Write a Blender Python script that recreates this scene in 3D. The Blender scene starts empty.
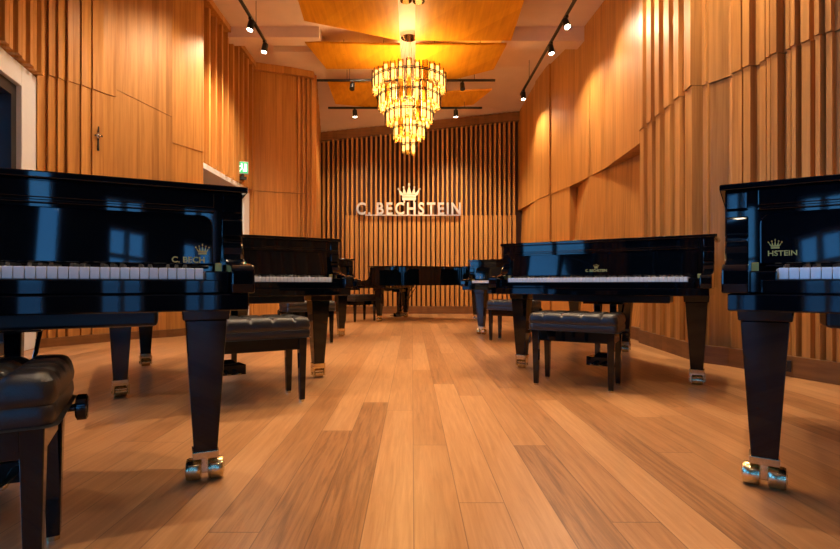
import bpy, bmesh, math, random
from mathutils import Vector, Matrix
random.seed(7)
PI = math.pi
scene = bpy.context.scene
COL = scene.collection

# ------------------------------------------------------------------ materials
def new_mat(name):
    m = bpy.data.materials.new(name); m.use_nodes = True
    nt = m.node_tree; b = nt.nodes['Principled BSDF']
    return m, nt, b

def N(nt, t, **kw):
    n = nt.nodes.new(t)
    for k, v in kw.items():
        setattr(n, k, v)
    return n

def math_n(nt, op, a=None, b=None, c=None):
    n = nt.nodes.new('ShaderNodeMath'); n.operation = op
    for i, v in enumerate((a, b, c)):
        if v is None: continue
        if isinstance(v, (int, float)): n.inputs[i].default_value = v
        else: nt.links.new(v, n.inputs[i])
    return n.outputs[0]

def ramp(nt, fac, stops):
    r = nt.nodes.new('ShaderNodeValToRGB'); nt.links.new(fac, r.inputs[0])
    el = r.color_ramp.elements
    el[0].position, el[0].color = stops[0][0], (*stops[0][1], 1)
    el[1].position, el[1].color = stops[-1][0], (*stops[-1][1], 1)
    for p, c in stops[1:-1]:
        e = el.new(p); e.color = (*c, 1)
    return r.outputs[0]

def wood(name, dark, light, rough=.45, strip=9.0, grain=(9, 9, .35), spec=.35):
    m, nt, b = new_mat(name)
    geo = N(nt, 'ShaderNodeNewGeometry')
    mp = N(nt, 'ShaderNodeMapping'); mp.inputs['Scale'].default_value = grain
    nt.links.new(geo.outputs['Position'], mp.inputs[0])
    no = N(nt, 'ShaderNodeTexNoise'); no.inputs['Scale'].default_value = 3.0
    no.inputs['Detail'].default_value = 5; no.inputs['Roughness'].default_value = .6
    nt.links.new(mp.outputs[0], no.inputs[0])
    # veneer strips: a random tone per vertical strip
    sx = N(nt, 'ShaderNodeSeparateXYZ'); nt.links.new(geo.outputs['Position'], sx.inputs[0])
    s = math_n(nt, 'ADD', math_n(nt, 'MULTIPLY', sx.outputs[0], 1.0), math_n(nt, 'MULTIPLY', sx.outputs[1], .83))
    f = math_n(nt, 'FLOOR', math_n(nt, 'MULTIPLY', s, strip))
    wn = N(nt, 'ShaderNodeTexWhiteNoise', noise_dimensions='1D'); nt.links.new(f, wn.inputs['W'])
    t = math_n(nt, 'ADD', math_n(nt, 'MULTIPLY', no.outputs[0], .85), math_n(nt, 'MULTIPLY', wn.outputs[0], .22))
    c = ramp(nt, t, [(.3, dark), (.72, light)])
    nt.links.new(c, b.inputs['Base Color'])
    b.inputs['Roughness'].default_value = rough
    b.inputs['Specular IOR Level'].default_value = spec
    bp = N(nt, 'ShaderNodeBump'); bp.inputs['Strength'].default_value = .06; bp.inputs['Distance'].default_value = .01
    nt.links.new(no.outputs[0], bp.inputs['Height']); nt.links.new(bp.outputs[0], b.inputs['Normal'])
    return m

def plain(name, col, rough=.5, metal=0., spec=.5, coat=0., noise=0., bump=0., nscale=40.):
    m, nt, b = new_mat(name)
    b.inputs['Base Color'].default_value = (*col, 1)
    b.inputs['Roughness'].default_value = rough
    b.inputs['Metallic'].default_value = metal
    b.inputs['Specular IOR Level'].default_value = spec
    b.inputs['Coat Weight'].default_value = coat
    b.inputs['Coat Roughness'].default_value = .02
    geo = N(nt, 'ShaderNodeNewGeometry')
    no = N(nt, 'ShaderNodeTexNoise'); no.inputs['Scale'].default_value = nscale; no.inputs['Detail'].default_value = 3
    nt.links.new(geo.outputs['Position'], no.inputs[0])
    k = 1 - noise
    c = ramp(nt, no.outputs[0], [(.3, tuple(x * k for x in col)), (.7, col)])
    nt.links.new(c, b.inputs['Base Color'])
    if bump:
        bp = N(nt, 'ShaderNodeBump'); bp.inputs['Strength'].default_value = bump; bp.inputs['Distance'].default_value = .004
        nt.links.new(no.outputs[0], bp.inputs['Height']); nt.links.new(bp.outputs[0], b.inputs['Normal'])
    return m

def emit(name, col, s):
    m, nt, b = new_mat(name)
    b.inputs['Base Color'].default_value = (*col, 1)
    b.inputs['Emission Color'].default_value = (*col, 1)
    b.inputs['Emission Strength'].default_value = s
    return m

M = {}
M['panel'] = wood('beech_panel', (.34, .140, .030), (.60, .282, .070))
M['slat'] = wood('beech_slat', (.35, .146, .034), (.62, .305, .083), strip=23)
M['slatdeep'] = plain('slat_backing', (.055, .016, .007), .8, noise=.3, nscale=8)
M['goldpanel'] = wood('ceiling_veneer', (.56, .235, .012), (.78, .37, .020), grain=(6, .4, 6), strip=5, rough=.4)
M['skirting'] = wood('oak_skirting', (.15, .064, .020), (.25, .11, .036), grain=(1, 1, 9))
M['plaster'] = plain('ceiling_plaster', (.82, .66, .58), .9, noise=.06, nscale=3)
M['white'] = plain('white_paint', (.74, .80, .90), .5, noise=.03)
M['shell'] = plain('dark_paint', (.045, .05, .065), .8, noise=.2)
M['lacquer'] = plain('black_piano_lacquer', (.0010, .0022, .0045), .035, spec=.42, coat=.0, noise=.1)
M['lacquer_low'] = plain('satin_black_paint', (.006, .010, .016), .3, spec=.4, noise=.1)
M['board'] = wood('spruce_soundboard', (.30, .17, .07), (.5, .32, .15), grain=(12, 1, 12))
M['ivory'] = plain('white_key_acrylic', (.82, .84, .86), .2, spec=.5, noise=.02)
M['ebony'] = plain('black_key', (.012, .010, .010), .3, noise=.1)
M['brass'] = plain('polished_brass', (.82, .68, .40), .2, metal=1., noise=.25, nscale=60)
M['gold'] = plain('gold_inlay', (.62, .45, .13), .4, metal=.7, noise=.1)
M['leather'] = plain('black_leather', (.013, .012, .014), .30, spec=.6, noise=.3, bump=.25, nscale=420)
M['silver'] = plain('brushed_silver', (.93, .92, .88), .32, metal=.75, noise=.05)
M['chrome'] = plain('polished_chrome', (.92, .90, .86), .06, metal=1., noise=.03)
M['blackmetal'] = plain('black_powder_coat', (.008, .008, .009), .4, noise=.2)
M['darkframe'] = plain('dark_window_frame', (.015, .018, .024), .35, noise=.1)
M['bulb'] = emit('warm_bulb', (1., .80, .44), 2.7)
M['lens'] = emit('spot_lens', (1., .86, .66), 30)
M['green'] = emit('exit_green', (.02, .42, .16), .8)
M['signwhite'] = emit('exit_white', (.8, 1., .88), 1.2)
M['socket'] = plain('socket_plastic', (.02, .018, .018), .4, noise=.1)

def glass(name, tint, gloss=.18, rough=.03):
    m = bpy.data.materials.new(name); m.use_nodes = True
    nt = m.node_tree; nt.nodes.clear()
    out = N(nt, 'ShaderNodeOutputMaterial'); mix = N(nt, 'ShaderNodeMixShader')
    tr = N(nt, 'ShaderNodeBsdfTransparent'); tr.inputs[0].default_value = (*tint, 1)
    gl = N(nt, 'ShaderNodeBsdfGlossy'); gl.inputs[0].default_value = (1, .80, .45, 1) if name == 'amber_glass' else (1, 1, 1, 1); gl.inputs[1].default_value = rough
    fr = N(nt, 'ShaderNodeFresnel'); fr.inputs[0].default_value = 1.5
    f = math_n(nt, 'MULTIPLY', math_n(nt, 'ADD', fr.outputs[0], gloss), 1.0)
    nt.links.new(f, mix.inputs[0]); nt.links.new(tr.outputs[0], mix.inputs[1]); nt.links.new(gl.outputs[0], mix.inputs[2])
    nt.links.new(mix.outputs[0], out.inputs[0])
    return m
M['amber'] = glass('amber_glass', (1., .92, .66), .12, .12)
M['clear'] = glass('window_glass', (.93, .96, 1.), .02)

# oak plank floor: planks run away from the camera
def floor_mat():
    m, nt, b = new_mat('oak_plank_floor')
    geo = N(nt, 'ShaderNodeNewGeometry'); sx = N(nt, 'ShaderNodeSeparateXYZ')
    nt.links.new(geo.outputs['Position'], sx.inputs[0])
    u = math_n(nt, 'DIVIDE', math_n(nt, 'ADD', sx.outputs[0], 20.005), .145)
    iu = math_n(nt, 'FLOOR', u); fu = math_n(nt, 'FRACT', u)
    w1 = N(nt, 'ShaderNodeTexWhiteNoise', noise_dimensions='1D'); nt.links.new(iu, w1.inputs['W'])
    v = math_n(nt, 'ADD', math_n(nt, 'DIVIDE', sx.outputs[1], 1.9), math_n(nt, 'MULTIPLY', w1.outputs[0], 7.3))
    iv = math_n(nt, 'FLOOR', v); fv = math_n(nt, 'FRACT', v)
    cx = N(nt, 'ShaderNodeCombineXYZ'); nt.links.new(iu, cx.inputs[0]); nt.links.new(iv, cx.inputs[1])
    w2 = N(nt, 'ShaderNodeTexWhiteNoise', noise_dimensions='2D'); nt.links.new(cx.outputs[0], w2.inputs['Vector'])
    # grain
    mp = N(nt, 'ShaderNodeMapping'); mp.inputs['Scale'].default_value = (34, 1.7, 1)
    nt.links.new(geo.outputs['Position'], mp.inputs[0])
    ad = N(nt, 'ShaderNodeVectorMath', operation='ADD'); nt.links.new(mp.outputs[0], ad.inputs[0])
    sc = N(nt, 'ShaderNodeVectorMath', operation='SCALE'); nt.links.new(w2.outputs['Color'], sc.inputs[0]); sc.inputs['Scale'].default_value = 40
    nt.links.new(sc.outputs[0], ad.inputs[1])
    no = N(nt, 'ShaderNodeTexNoise'); no.inputs['Scale'].default_value = 1.6; no.inputs['Detail'].default_value = 7
    no.inputs['Roughness'].default_value = .65; no.inputs['Distortion'].default_value = .6
    nt.links.new(ad.outputs[0], no.inputs[0])
    t = math_n(nt, 'ADD', math_n(nt, 'MULTIPLY', no.outputs[0], .50), math_n(nt, 'MULTIPLY', w2.outputs['Value'], .21))
    c = ramp(nt, t, [(.14, (.13, .052, .020)), (.29, (.33, .150, .056)), (.42, (.43, .212, .084)), (.60, (.56, .305, .138))])
    # joints
    e1 = math_n(nt, 'LESS_THAN', math_n(nt, 'MINIMUM', fu, math_n(nt, 'SUBTRACT', 1.0, fu)), .012)
    e2 = math_n(nt, 'LESS_THAN', math_n(nt, 'MINIMUM', fv, math_n(nt, 'SUBTRACT', 1.0, fv)), .0012)
    e = math_n(nt, 'MAXIMUM', e1, e2)
    mx = N(nt, 'ShaderNodeMix', data_type='RGBA'); nt.links.new(math_n(nt, 'MULTIPLY', e, .6), mx.inputs[0])
    nt.links.new(c, mx.inputs[6]); mx.inputs[7].default_value = (.09, .035, .015, 1)
    nt.links.new(mx.outputs[2], b.inputs['Base Color'])
    b.inputs['Roughness'].default_value = .30
    b.inputs['Specular IOR Level'].default_value = .42
    bp = N(nt, 'ShaderNodeBump'); bp.inputs['Strength'].default_value = .12; bp.inputs['Distance'].default_value = .004
    nt.links.new(math_n(nt, 'SUBTRACT', no.outputs[0], e), bp.inputs['Height']); nt.links.new(bp.outputs[0], b.inputs['Normal'])
    return m
M['floor'] = floor_mat()

# ------------------------------------------------------------------ mesh helpers
class MB:
    def __init__(s): s.v = []; s.f = []
    def add(s, verts, faces):
        o = len(s.v); s.v += [tuple(p) for p in verts]; s.f += [tuple(i + o for i in f) for f in faces]
        return s
    def box(s, x0, x1, y0, y1, z0, z1):
        return s.add([(x0, y0, z0), (x1, y0, z0), (x1, y1, z0), (x0, y1, z0), (x0, y0, z1), (x1, y0, z1), (x1, y1, z1), (x0, y1, z1)],
                     [(0, 3, 2, 1), (4, 5, 6, 7), (0, 1, 5, 4), (1, 2, 6, 5), (2, 3, 7, 6), (3, 0, 4, 7)])
    def prism(s, pts, z0, z1, z0f=None):
        n = len(pts)
        a = sum(pts[i][0] * pts[(i + 1) % n][1] - pts[(i + 1) % n][0] * pts[i][1] for i in range(n))
        if a < 0: pts = pts[::-1]
        return s.add([(p[0], p[1], z0) for p in pts] + [(p[0], p[1], z1) for p in pts],
                     [tuple(range(n))[::-1], tuple(range(n, 2 * n))] + [(i, (i + 1) % n, n + (i + 1) % n, n + i) for i in range(n)])
    def prism_x(s, pts, x0, x1):         # outline in (y, z), run along x
        n = len(pts)
        a = sum(pts[i][0] * pts[(i + 1) % n][1] - pts[(i + 1) % n][0] * pts[i][1] for i in range(n))
        if a < 0: pts = pts[::-1]
        return s.add([(x0, p[0], p[1]) for p in pts] + [(x1, p[0], p[1]) for p in pts],
                     [tuple(range(n))[::-1], tuple(range(n, 2 * n))] + [(i, (i + 1) % n, n + (i + 1) % n, n + i) for i in range(n)])
    def prism_y(s, pts, y0, y1):         # outline in (x, z), run along y
        n = len(pts)
        a = sum(pts[i][0] * pts[(i + 1) % n][1] - pts[(i + 1) % n][0] * pts[i][1] for i in range(n))
        if a > 0: pts = pts[::-1]
        return s.add([(p[0], y0, p[1]) for p in pts] + [(p[0], y1, p[1]) for p in pts],
                     [tuple(range(n))[::-1], tuple(range(n, 2 * n))] + [(i, (i + 1) % n, n + (i + 1) % n, n + i) for i in range(n)])
    def frustum(s, cx, cy, z0, w0, d0, z1, w1, d1):
        q = lambda w, d, z: [(cx - w / 2, cy - d / 2, z), (cx + w / 2, cy - d / 2, z), (cx + w / 2, cy + d / 2, z), (cx - w / 2, cy + d / 2, z)]
        return s.add(q(w0, d0, z0) + q(w1, d1, z1), [(0, 3, 2, 1), (4, 5, 6, 7), (0, 1, 5, 4), (1, 2, 6, 5), (2, 3, 7, 6), (3, 0, 4, 7)])
    def cyl(s, p0, p1, r0, r1=None, n=16):
        r1 = r0 if r1 is None else r1
        p0, p1 = Vector(p0), Vector(p1); d = (p1 - p0).normalized()
        a = d.orthogonal().normalized(); b = d.cross(a)
        vs = []
        for p, r in ((p0, r0), (p1, r1)):
            for i in range(n):
                t = 2 * PI * i / n; vs.append(p + a * math.cos(t) * r + b * math.sin(t) * r)
        return s.add(vs, [tuple(range(n))[::-1], tuple(range(n, 2 * n))] + [(i, (i + 1) % n, n + (i + 1) % n, n + i) for i in range(n)])
    def lathe(s, c, prof, axis='z', n=20):    # prof: (r, h) list
        vs = []
        for r, h in prof:
            for i in range(n):
                t = 2 * PI * i / n; a, b = r * math.cos(t), r * math.sin(t)
                p = {'z': (a, b, h), 'x': (h, a, b), 'y': (b, h, a)}[axis]
                vs.append((c[0] + p[0], c[1] + p[1], c[2] + p[2]))
        m = len(prof); fs = []
        for j in range(m - 1):
            for i in range(n):
                fs.append((j * n + i, j * n + (i + 1) % n, (j + 1) * n + (i + 1) % n, (j + 1) * n + i))
        fs += [tuple(range(n))[::-1], tuple(range((m - 1) * n, m * n))]
        return s.add(vs, fs)
    def build(s, name, mat, parent=None, bevel=0., smooth=False):
        me = bpy.data.meshes.new(name); me.from_pydata(s.v, [], s.f); me.update()
        bm = bmesh.new(); bm.from_mesh(me); bmesh.ops.recalc_face_normals(bm, faces=bm.faces); bm.to_mesh(me); bm.free()
        me.materials.append(mat)
        o = bpy.data.objects.new(name, me); COL.objects.link(o)
        if parent: o.parent = parent
        if smooth:
            for p in me.polygons: p.use_smooth = True
            me.set_sharp_from_angle(angle=math.radians(40))
        if bevel:
            b = o.modifiers.new('bevel', 'BEVEL'); b.width = bevel; b.segments = 2; b.limit_method = 'ANGLE'; b.angle_limit = math.radians(35)
        return o

def tag(o, label, cat, group=None):
    o['label'] = label; o['category'] = cat
    if group: o['group'] = group
    return o
def struct(o): o['kind'] = 'structure'; return o
def thing(name, label, cat, loc=(0, 0, 0), rz=0., group=None):
    o = bpy.data.objects.new(name, None); COL.objects.link(o)
    o.location = loc; o.rotation_euler = (0, 0, rz); o.empty_display_size = .1
    return tag(o, label, cat, group)
def kids(o): return [c for c in bpy.data.objects if c.parent == o]
def copy_tree(o, parent=None):
    c = o.copy(); COL.objects.link(c)
    if parent: c.parent = parent
    for ch in kids(o): copy_tree(ch, c)
    return c
def text_mesh(txt, size, depth, name, mat, parent):
    cu = bpy.data.curves.new(name, 'FONT'); cu.body = txt; cu.size = size; cu.extrude = depth / 2; cu.offset = size * .02
    cu.align_x = 'LEFT'; cu.resolution_u = 4
    t = bpy.data.objects.new('tmp', cu); COL.objects.link(t)
    me = bpy.data.meshes.new_from_object(t.evaluated_get(bpy.context.evaluated_depsgraph_get()))
    bpy.data.objects.remove(t); bpy.data.curves.remove(cu)
    # stand upright: text plane XY -> XZ
    me.transform(Matrix.Rotation(PI / 2, 4, 'X'))
    me.materials.clear(); me.materials.append(mat); me.name = name
    o = bpy.data.objects.new(name, me); COL.objects.link(o); o.parent = parent
    return o
def crown_mb(w, h, d, fat=1.):
    """small five-pointed crown seen from the front, centred on x, base at z=0"""
    mb = MB(); a = w / 2
    mb.prism_y([(-a * .62, 0), (a * .62, 0), (a * .66, h * .16), (-a * .66, h * .16)], -d / 2, d / 2)
    pts = [(-a * .64, h * .2), (a * .64, h * .2), (a, h * .66), (a * .62, h * .48), (a * .48, h * .76), (a * .22, h * .5), (0, h * .86),
           (-a * .22, h * .5), (-a * .48, h * .76), (-a * .62, h * .48), (-a, h * .66)]
    # frame-like crown: outer outline split in wedges so it stays clean
    base = [(-a * .64, h * .2), (a * .64, h * .2), (a * .7, h * .34), (-a * .7, h * .34)]
    mb.prism_y(base, -d / 2, d / 2)
    for cx, tx, tz, ww in ((-a * .62, -a, .66, .13), (-a * .38, -a * .5, .76, .15), (0, 0, .86, .17), (a * .38, a * .5, .76, .15), (a * .62, a, .66, .13)):
        mb.prism_y([(cx - a * ww * fat, h * .3), (cx + a * ww * fat, h * .3), (tx, h * tz)], -d / 2, d / 2)
        mb.lathe((tx, 0, h * tz), [(.001, -h * .07), (h * .055, -h * .035), (h * .07, 0), (h * .055, h * .035), (.001, h * .07)], n=8)
    mb.box(-h * .02, h * .02, -d / 2, d / 2, h * .86, h * 1.0); mb.box(-h * .06, h * .06, -d / 2, d / 2, h * .93, h * .97)
    return mb

# ------------------------------------------------------------------ setting
H0 = 5.0
struct(MB().box(-4.6, 4.2, -4.4, 12.2, -.1, 0).build('floor', M['floor']))

def facet(mb, p0, p1, z0, z1, side, fins=(), thick=.14, off=0., ext=.03):
    """a wall slab from p0 to p1; side=+1 when the room lies right of p0->p1; fins (a, b, d0, d1) in metres along"""
    p0, p1 = Vector(p0), Vector(p1); d = (p1 - p0); L = d.length; d.normalize()
    n = Vector((d.y, -d.x)) * side
    a, b = p0 - d * ext + n * off, p1 + d * ext + n * off
    mb.prism([tuple(a), tuple(b), tuple(b - n * thick), tuple(a - n * thick)], z0, z1)
    for s0, s1, d0, d1 in fins:
        q0, q1 = p0 + d * s0 + n * off, p0 + d * s1 + n * off
        mb.prism([tuple(q0 + n * d0), tuple(q1 + n * d1), tuple(q1 - n * .02), tuple(q0 - n * .02)], z0, z1)

def split_facet(mb, p0, p1, zs, side, fins=(), up=.012, **k):
    facet(mb, p0, p1, 0, zs - .0025, side, fins, **k)
    facet(mb, p0, p1, zs - .01, zs + .01, side, (), off=-.008)
    facet(mb, p0, p1, zs + .0025, H0 + .1, side, fins, off=up, **k)

# left wall ---------------------------------------------------------------
W0, W1, W2, W3, W4 = (-4.15, 5.5), (-3.69, 6.19), (-3.18, 6.62), (-2.965, 7.10), (-3.62, 3.55)
mb = MB()
L = .9
fr = [0, .12, .23, .32, .5, .64]; dp = [.01, .05, .01, .06, .02]
fins = [(0, .10, .07, .03), (.105, .19, .07, .04), (.195, .29, .08, .02), (.295, .43, .065, .045), (.435, .56, .07, .02), (.565, .70, .045, .01)]
split_facet(mb, W0, W1, 3.02, +1, fins)
struct(mb.build('wall_left', M['slat']))
mb = MB()
# diagonal joint: build the two big flat panels with a slanting joint
def slanted_panel(mb, p0, p1, za, zb, side, thick=.14):
    p0, p1 = Vector(p0), Vector(p1); d = (p1 - p0).normalized(); n = Vector((d.y, -d.x)) * side
    def slab(zb0, zb1, zt0, zt1, off):
        a, b = p0 + n * off, p1 + n * off; c, e = b - n * thick, a - n * thick
        q = [(*a, zb0), (*b, zb1), (*c, zb1), (*e, zb0), (*a, zt0), (*b, zt1), (*c, zt1), (*e, zt0)]
        mb.add(q, [(0, 3, 2, 1), (4, 5, 6, 7), (0, 1, 5, 4), (1, 2, 6, 5), (2, 3, 7, 6), (3, 0, 4, 7)])
    slab(0, 0, za - .0025, zb - .0025, 0); slab(za + .0025, zb + .0025, H0 + .1, H0 + .1, .006); slab(za - .01, zb - .01, za + .01, zb + .01, -.008)
slanted_panel(mb, W1, W2, 3.12, 2.91, +1)
slanted_panel(mb, W2, W3, 2.57, 2.57, +1)
mb.prism([W3, (-3.6, 7.3), (-3.6, 7.05), (-3.1, 6.95)], 0, H0 + .1)
struct(mb.build('wall_left', M['panel']))
# window stretch (angled) : opening with fins above
def lerp(a, b, t): return (a[0] + (b[0] - a[0]) * t, a[1] + (b[1] - a[1]) * t)
mb = MB()
Lw = (Vector(W0) - Vector(W4)).length
fins = [(i * .125, i * .125 + .07, .10 + .02 * (i % 2), .10 + .02 * (i % 2)) for i in range(int(Lw / .125))]
facet(mb, W4, W0, 2.97, H0 + .1, +1, fins, thick=.3)
struct(mb.build('wall_left', M['slat']))
mb = MB()
wdir = (Vector(W0) - Vector(W4)).normalized(); wn = Vector((wdir.y, -wdir.x))
def wbox(mb, s0, s1, o0, o1, z0, z1):      # box in wall coordinates, o = towards the room
    a, b = Vector(W4) + wdir * s0, Vector(W4) + wdir * s1
    mb.prism([tuple(a + wn * o0), tuple(b + wn * o0), tuple(b + wn * o1), tuple(a + wn * o1)], z0, z1)
win = thing('window_1', 'x', 'window'); del win['label']; del win['category']; struct(win)
t = MB(); wbox(t, Lw - .36, Lw, -.3, .03, 0, 2.96); wbox(t, 0, .3, -.3, .03, 0, 2.96); wbox(t, .3, Lw - .36, -.3, .03, 2.74, 2.96)
t.build('casing', M['white'], win, bevel=.006)
t = MB(); wbox(t, Lw - .46, Lw - .36, -.24, -.02, 0, 2.74); wbox(t, .3, .38, -.24, -.02, 0, 2.74); wbox(t, .38, Lw - .46, -.24, -.02, 2.62, 2.74)
wbox(t, .38, Lw - .46, -.24, -.02, 0, .12); wbox(t, Lw - .66, Lw - .60, -.22, -.06, .12, 2.62); wbox(t, .95, 1.01, -.22, -.06, .12, 2.62)
t.build('window_frame', M['darkframe'], win)
t = MB(); wbox(t, .38, Lw - .46, -.15, -.14, .12, 2.62); t.build('glass', M['clear'], win)

# left wall nearer than the picture, with tall windows that bring in the daylight
mb = MB()
facet(mb, (-3.72, -4.2), (-3.62, 3.55), 4.3, H0 + .1, +1, [(i * .31, i * .31 + .14, .08, .08) for i in range(25)])
facet(mb, (-3.72, -4.2), (-3.62, 3.55), 0, .35, +1)
for y0, y1 in ((-4.2, -3.2), (-1.5, -.7), (1.0, 1.5), (3.2, 3.55)):
    facet(mb, (-3.70, y0), (-3.64, y1), .35, 4.3, +1, [(k * .2, k * .2 + .1, .08, .08) for k in range(int((y1 - y0) / .2))])
struct(mb.build('wall_left', M['slat']))
for n, (y0, y1) in enumerate(((-3.2, -1.5), (-.7, 1.0), (1.5, 3.2))):
    w = thing('window_%d' % (n + 2), 'x', 'w'); del w['label']; del w['category']; struct(w)
    t = MB(); t.box(-3.76, -3.62, y0, y0 + .08, .35, 4.3); t.box(-3.76, -3.62, y1 - .08, y1, .35, 4.3)
    t.box(-3.76, -3.62, y0, y1, .35, .43); t.box(-3.76, -3.62, y0, y1, 4.22, 4.3)
    t.box(-3.74, -3.66, (y0 + y1) / 2 - .03, (y0 + y1) / 2 + .03, .43, 4.22); t.box(-3.74, -3.66, y0, y1, 2.1, 2.16); t.box(-3.74, -3.66, y0, y1, 3.2, 3.26)
    t.build('window_frame', M['darkframe'], w)
    t = MB(); t.box(-3.705, -3.695, y0 + .08, y1 - .08, .43, 4.22); t.build('glass', M['clear'], w)

# slatted wall over the doorway, left, beyond the big panels
mb = MB()
facet(mb, (-3.17, 7.05), (-3.13, 9.78), 2.52, H0 + .1, +1, [(.06 + i * .245, .06 + i * .245 + .055, .08, .08) for i in range(11)], thick=.5)
facet(mb, (-3.13, 9.55), (-3.13, 9.80), 0, 2.52, +1, [(0.1, .16, .05, .05)], thick=.5)
struct(mb.build('wall_left', M['slat']))
d = thing('door_1', 'x', 'x'); del d['label']; del d['category']; struct(d)
t = MB(); t.box(-3.66, -3.11, 7.1, 9.5, 2.43, 2.515); t.box(-3.66, -3.11, 9.28, 9.56, 0, 2.43); t.build('door_frame', M['white'], d, bevel=.004)
t = MB(); t.box(-3.70, -3.60, 7.1, 9.3, 0, 2.43); t.build('door_leaf', M['skirting'], d)
# far left panel that turns into the room
mb = MB()
P0, P1, P2 = (-3.15, 9.76), (-2.0, 10.2), (-2.2, 11.85)
split_facet(mb, P0, P1, 2.52, +1, [(0, .16, .0, .03), (.16, .85, .015, .015)] + [(.9 + i * .09, .9 + i * .09 + .045, .05, .05) for i in range(4)])
facet(mb, P1, P2, 0, H0 + .1, +1, [(i * .2, i * .2 + .09, .05, .05) for i in range(8)])
struct(mb.build('wall_left', M['panel']))
struct(MB().box(-3.3, -3.02, 7.1, 9.75, 4.90, 5.02).build('trim_3', M['panel']))
struct(MB().prism([(-3.2, 9.62), (-1.98, 10.06), (-1.98, 10.3), (-3.2, 9.9)], 4.86, 5.0).build('trim_1', M['panel']))

# back wall (far end) -----------------------------------------------------
BY = 11.8
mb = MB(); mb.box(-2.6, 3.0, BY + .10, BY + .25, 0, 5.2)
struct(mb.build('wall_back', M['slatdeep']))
mb = MB()
npitch = 42; x0 = -2.22; pitch = 4.72 / npitch
for i in range(npitch):
    x = x0 + i * pitch
    if x < -1.56:
        mb.box(x, x + .044, BY, BY + .11, .18, 5.1)
    else:
        mb.box(x, x + .044, BY, BY + .11, 2.33, 5.1)
struct(mb.build('wall_back', M['slat']))
mb = MB()
for i in range(npitch):
    x = x0 + i * pitch
    if x >= -1.56: mb.box(x - .016, x + .060, BY - .03, BY + .11, .18, 2.32)
struct(mb.build('wall_back', M['slat']))
struct(MB().box(-2.2, 2.6, BY - .045, BY + .11, 0, .175).build('baseboard_back', M['skirting']))

# right wall ----------------------------------------------------------------
R = [(2.52, 11.9), (2.60, 10.45), (2.84, 9.05), (2.92, 7.55), (2.81, 5.95), (2.66, 4.52), (2.79, 4.30), (3.04, 3.52), (3.32, 2.55), (3.42, -4.2)]
mb = MB()
def tilted(mb, p0, p1, zt, r0, r1, side, cut=0.):
    """lower panel leaning back at its top edge by r0 / r1"""
    p0, p1 = Vector(p0), Vector(p1); dd = (p1 - p0).normalized(); n = Vector((dd.y, -dd.x)) * side
    a0, b0, a1, b1 = p0 + n * .0, p1 - dd * cut, p0 - n * r0, p1 - n * r1
    q = [(*a0, 0), (*b0, 0), (*(b0 - n * .5), 0), (*(a0 - n * .5), 0), (*a1, zt), (*b1, zt), (*(b1 - n * .3), zt), (*(a1 - n * .3), zt)]
    mb.add(q, [(0, 3, 2, 1), (4, 5, 6, 7), (0, 1, 5, 4), (1, 2, 6, 5), (2, 3, 7, 6), (3, 0, 4, 7)])
zs = 2.45
# travelling towards the camera: the room lies on the right-hand side
facet(mb, R[0], R[1], zs, H0 + .1, +1, thick=.6)
tilted(mb, R[0], R[1], zs, .10, .0, +1)
for i_ in range(4): facet(mb, R[i_], R[i_ + 1], 0, H0 + .1, +1, off=-.5, thick=.1, ext=.3)
split_facet(mb, R[1], R[2], zs, +1, [(0, .7, .01, .03)])
facet(mb, R[2], lerp(R[2], R[3], .62), zs, H0 + .1, +1, [(0, .45, .02, .0)], thick=.6)
tilted(mb, R[2], lerp(R[2], R[3], .62), zs, .16, .0, +1)
facet(mb, lerp(R[2], R[3], .62), R[3], zs, H0 + .1, +1, thick=.6); facet(mb, R[3], lerp(R[3], R[4], .96), zs, H0 + .1, +1, thick=.6)
tilted(mb, lerp(R[2], R[3], .62), R[3], zs, .0, .06, +1); tilted(mb, R[3], lerp(R[3], R[4], .96), zs, .06, .34, +1, .3)
struct(mb.build('wall_right', M['panel']))
mb = MB()
Lr = (Vector(R[5]) - Vector(R[4])).length
fins = [(.02 + i * .245, .02 + i * .245 + .12 + .015 * (i % 2), .10, .10) for i in range(6)]
split_facet(mb, R[4], R[5], 2.52, +1, fins)
split_facet(mb, R[5], R[6], 2.50, +1, [(.05, .2, .0, .0)])
f2 = []; s = .0
for w_, g_, d_ in ((.09, .03, .05), (.06, .05, .07), (.05, .03, .03), (.03, .02, .06), (.05, .05, .08), (.03, .02, .05), (.03, .03, .07), (.06, .05, .05), (.03, .02, .07), (.04, .03, .04), (.05, .03, .07)):
    if s + w_ > .80: break
    f2.append((s, s + w_, d_, d_)); s += w_ + g_
split_facet(mb, R[6], R[7], 2.50, +1, f2)
split_facet(mb, R[7], R[8], 2.50, +1, [(i * .15, i * .15 + .08, .06, .06) for i in range(1, 6)])
facet(mb, R[8], R[9], 0, H0 + .1, +1, [(i * .31, i * .31 + .14, .07, .07) for i in range(21)])
struct(mb.build('wall_right', M['slat']))
# leaning panel at the near right
mb = MB()
a, b = Vector(R[7]), Vector(R[8]); dd = (b - a).normalized(); n = Vector((dd.y, -dd.x))
mb.add([(*(a + n * .08 + dd * .0), 0), (*(b + n * .1), 0), (*(b - n * .05), 0), (*(a - n * .05), 0),
        (*(a + dd * .12 + n * .08), 2.48), (*(b + n * .1), 2.48), (*(b - n * .05), 2.48), (*(a + dd * .12 - n * .05), 2.48)],
       [(0, 3, 2, 1), (4, 5, 6, 7), (0, 1, 5, 4), (1, 2, 6, 5), (2, 3, 7, 6), (3, 0, 4, 7)])
struct(mb.build('wall_right', M['panel']))
def skirt(name, pts, h, t=.02, side=+1):
    mb = MB()
    for p, q in zip(pts[:-1], pts[1:]):
        facet(mb, p, q, 0, h, side, thick=.05, off=t, ext=.012)
    struct(mb.build(name, M['skirting']))
skirt('baseboard_right', [R[1], R[2], R[3], R[4]], .155, .03)
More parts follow.
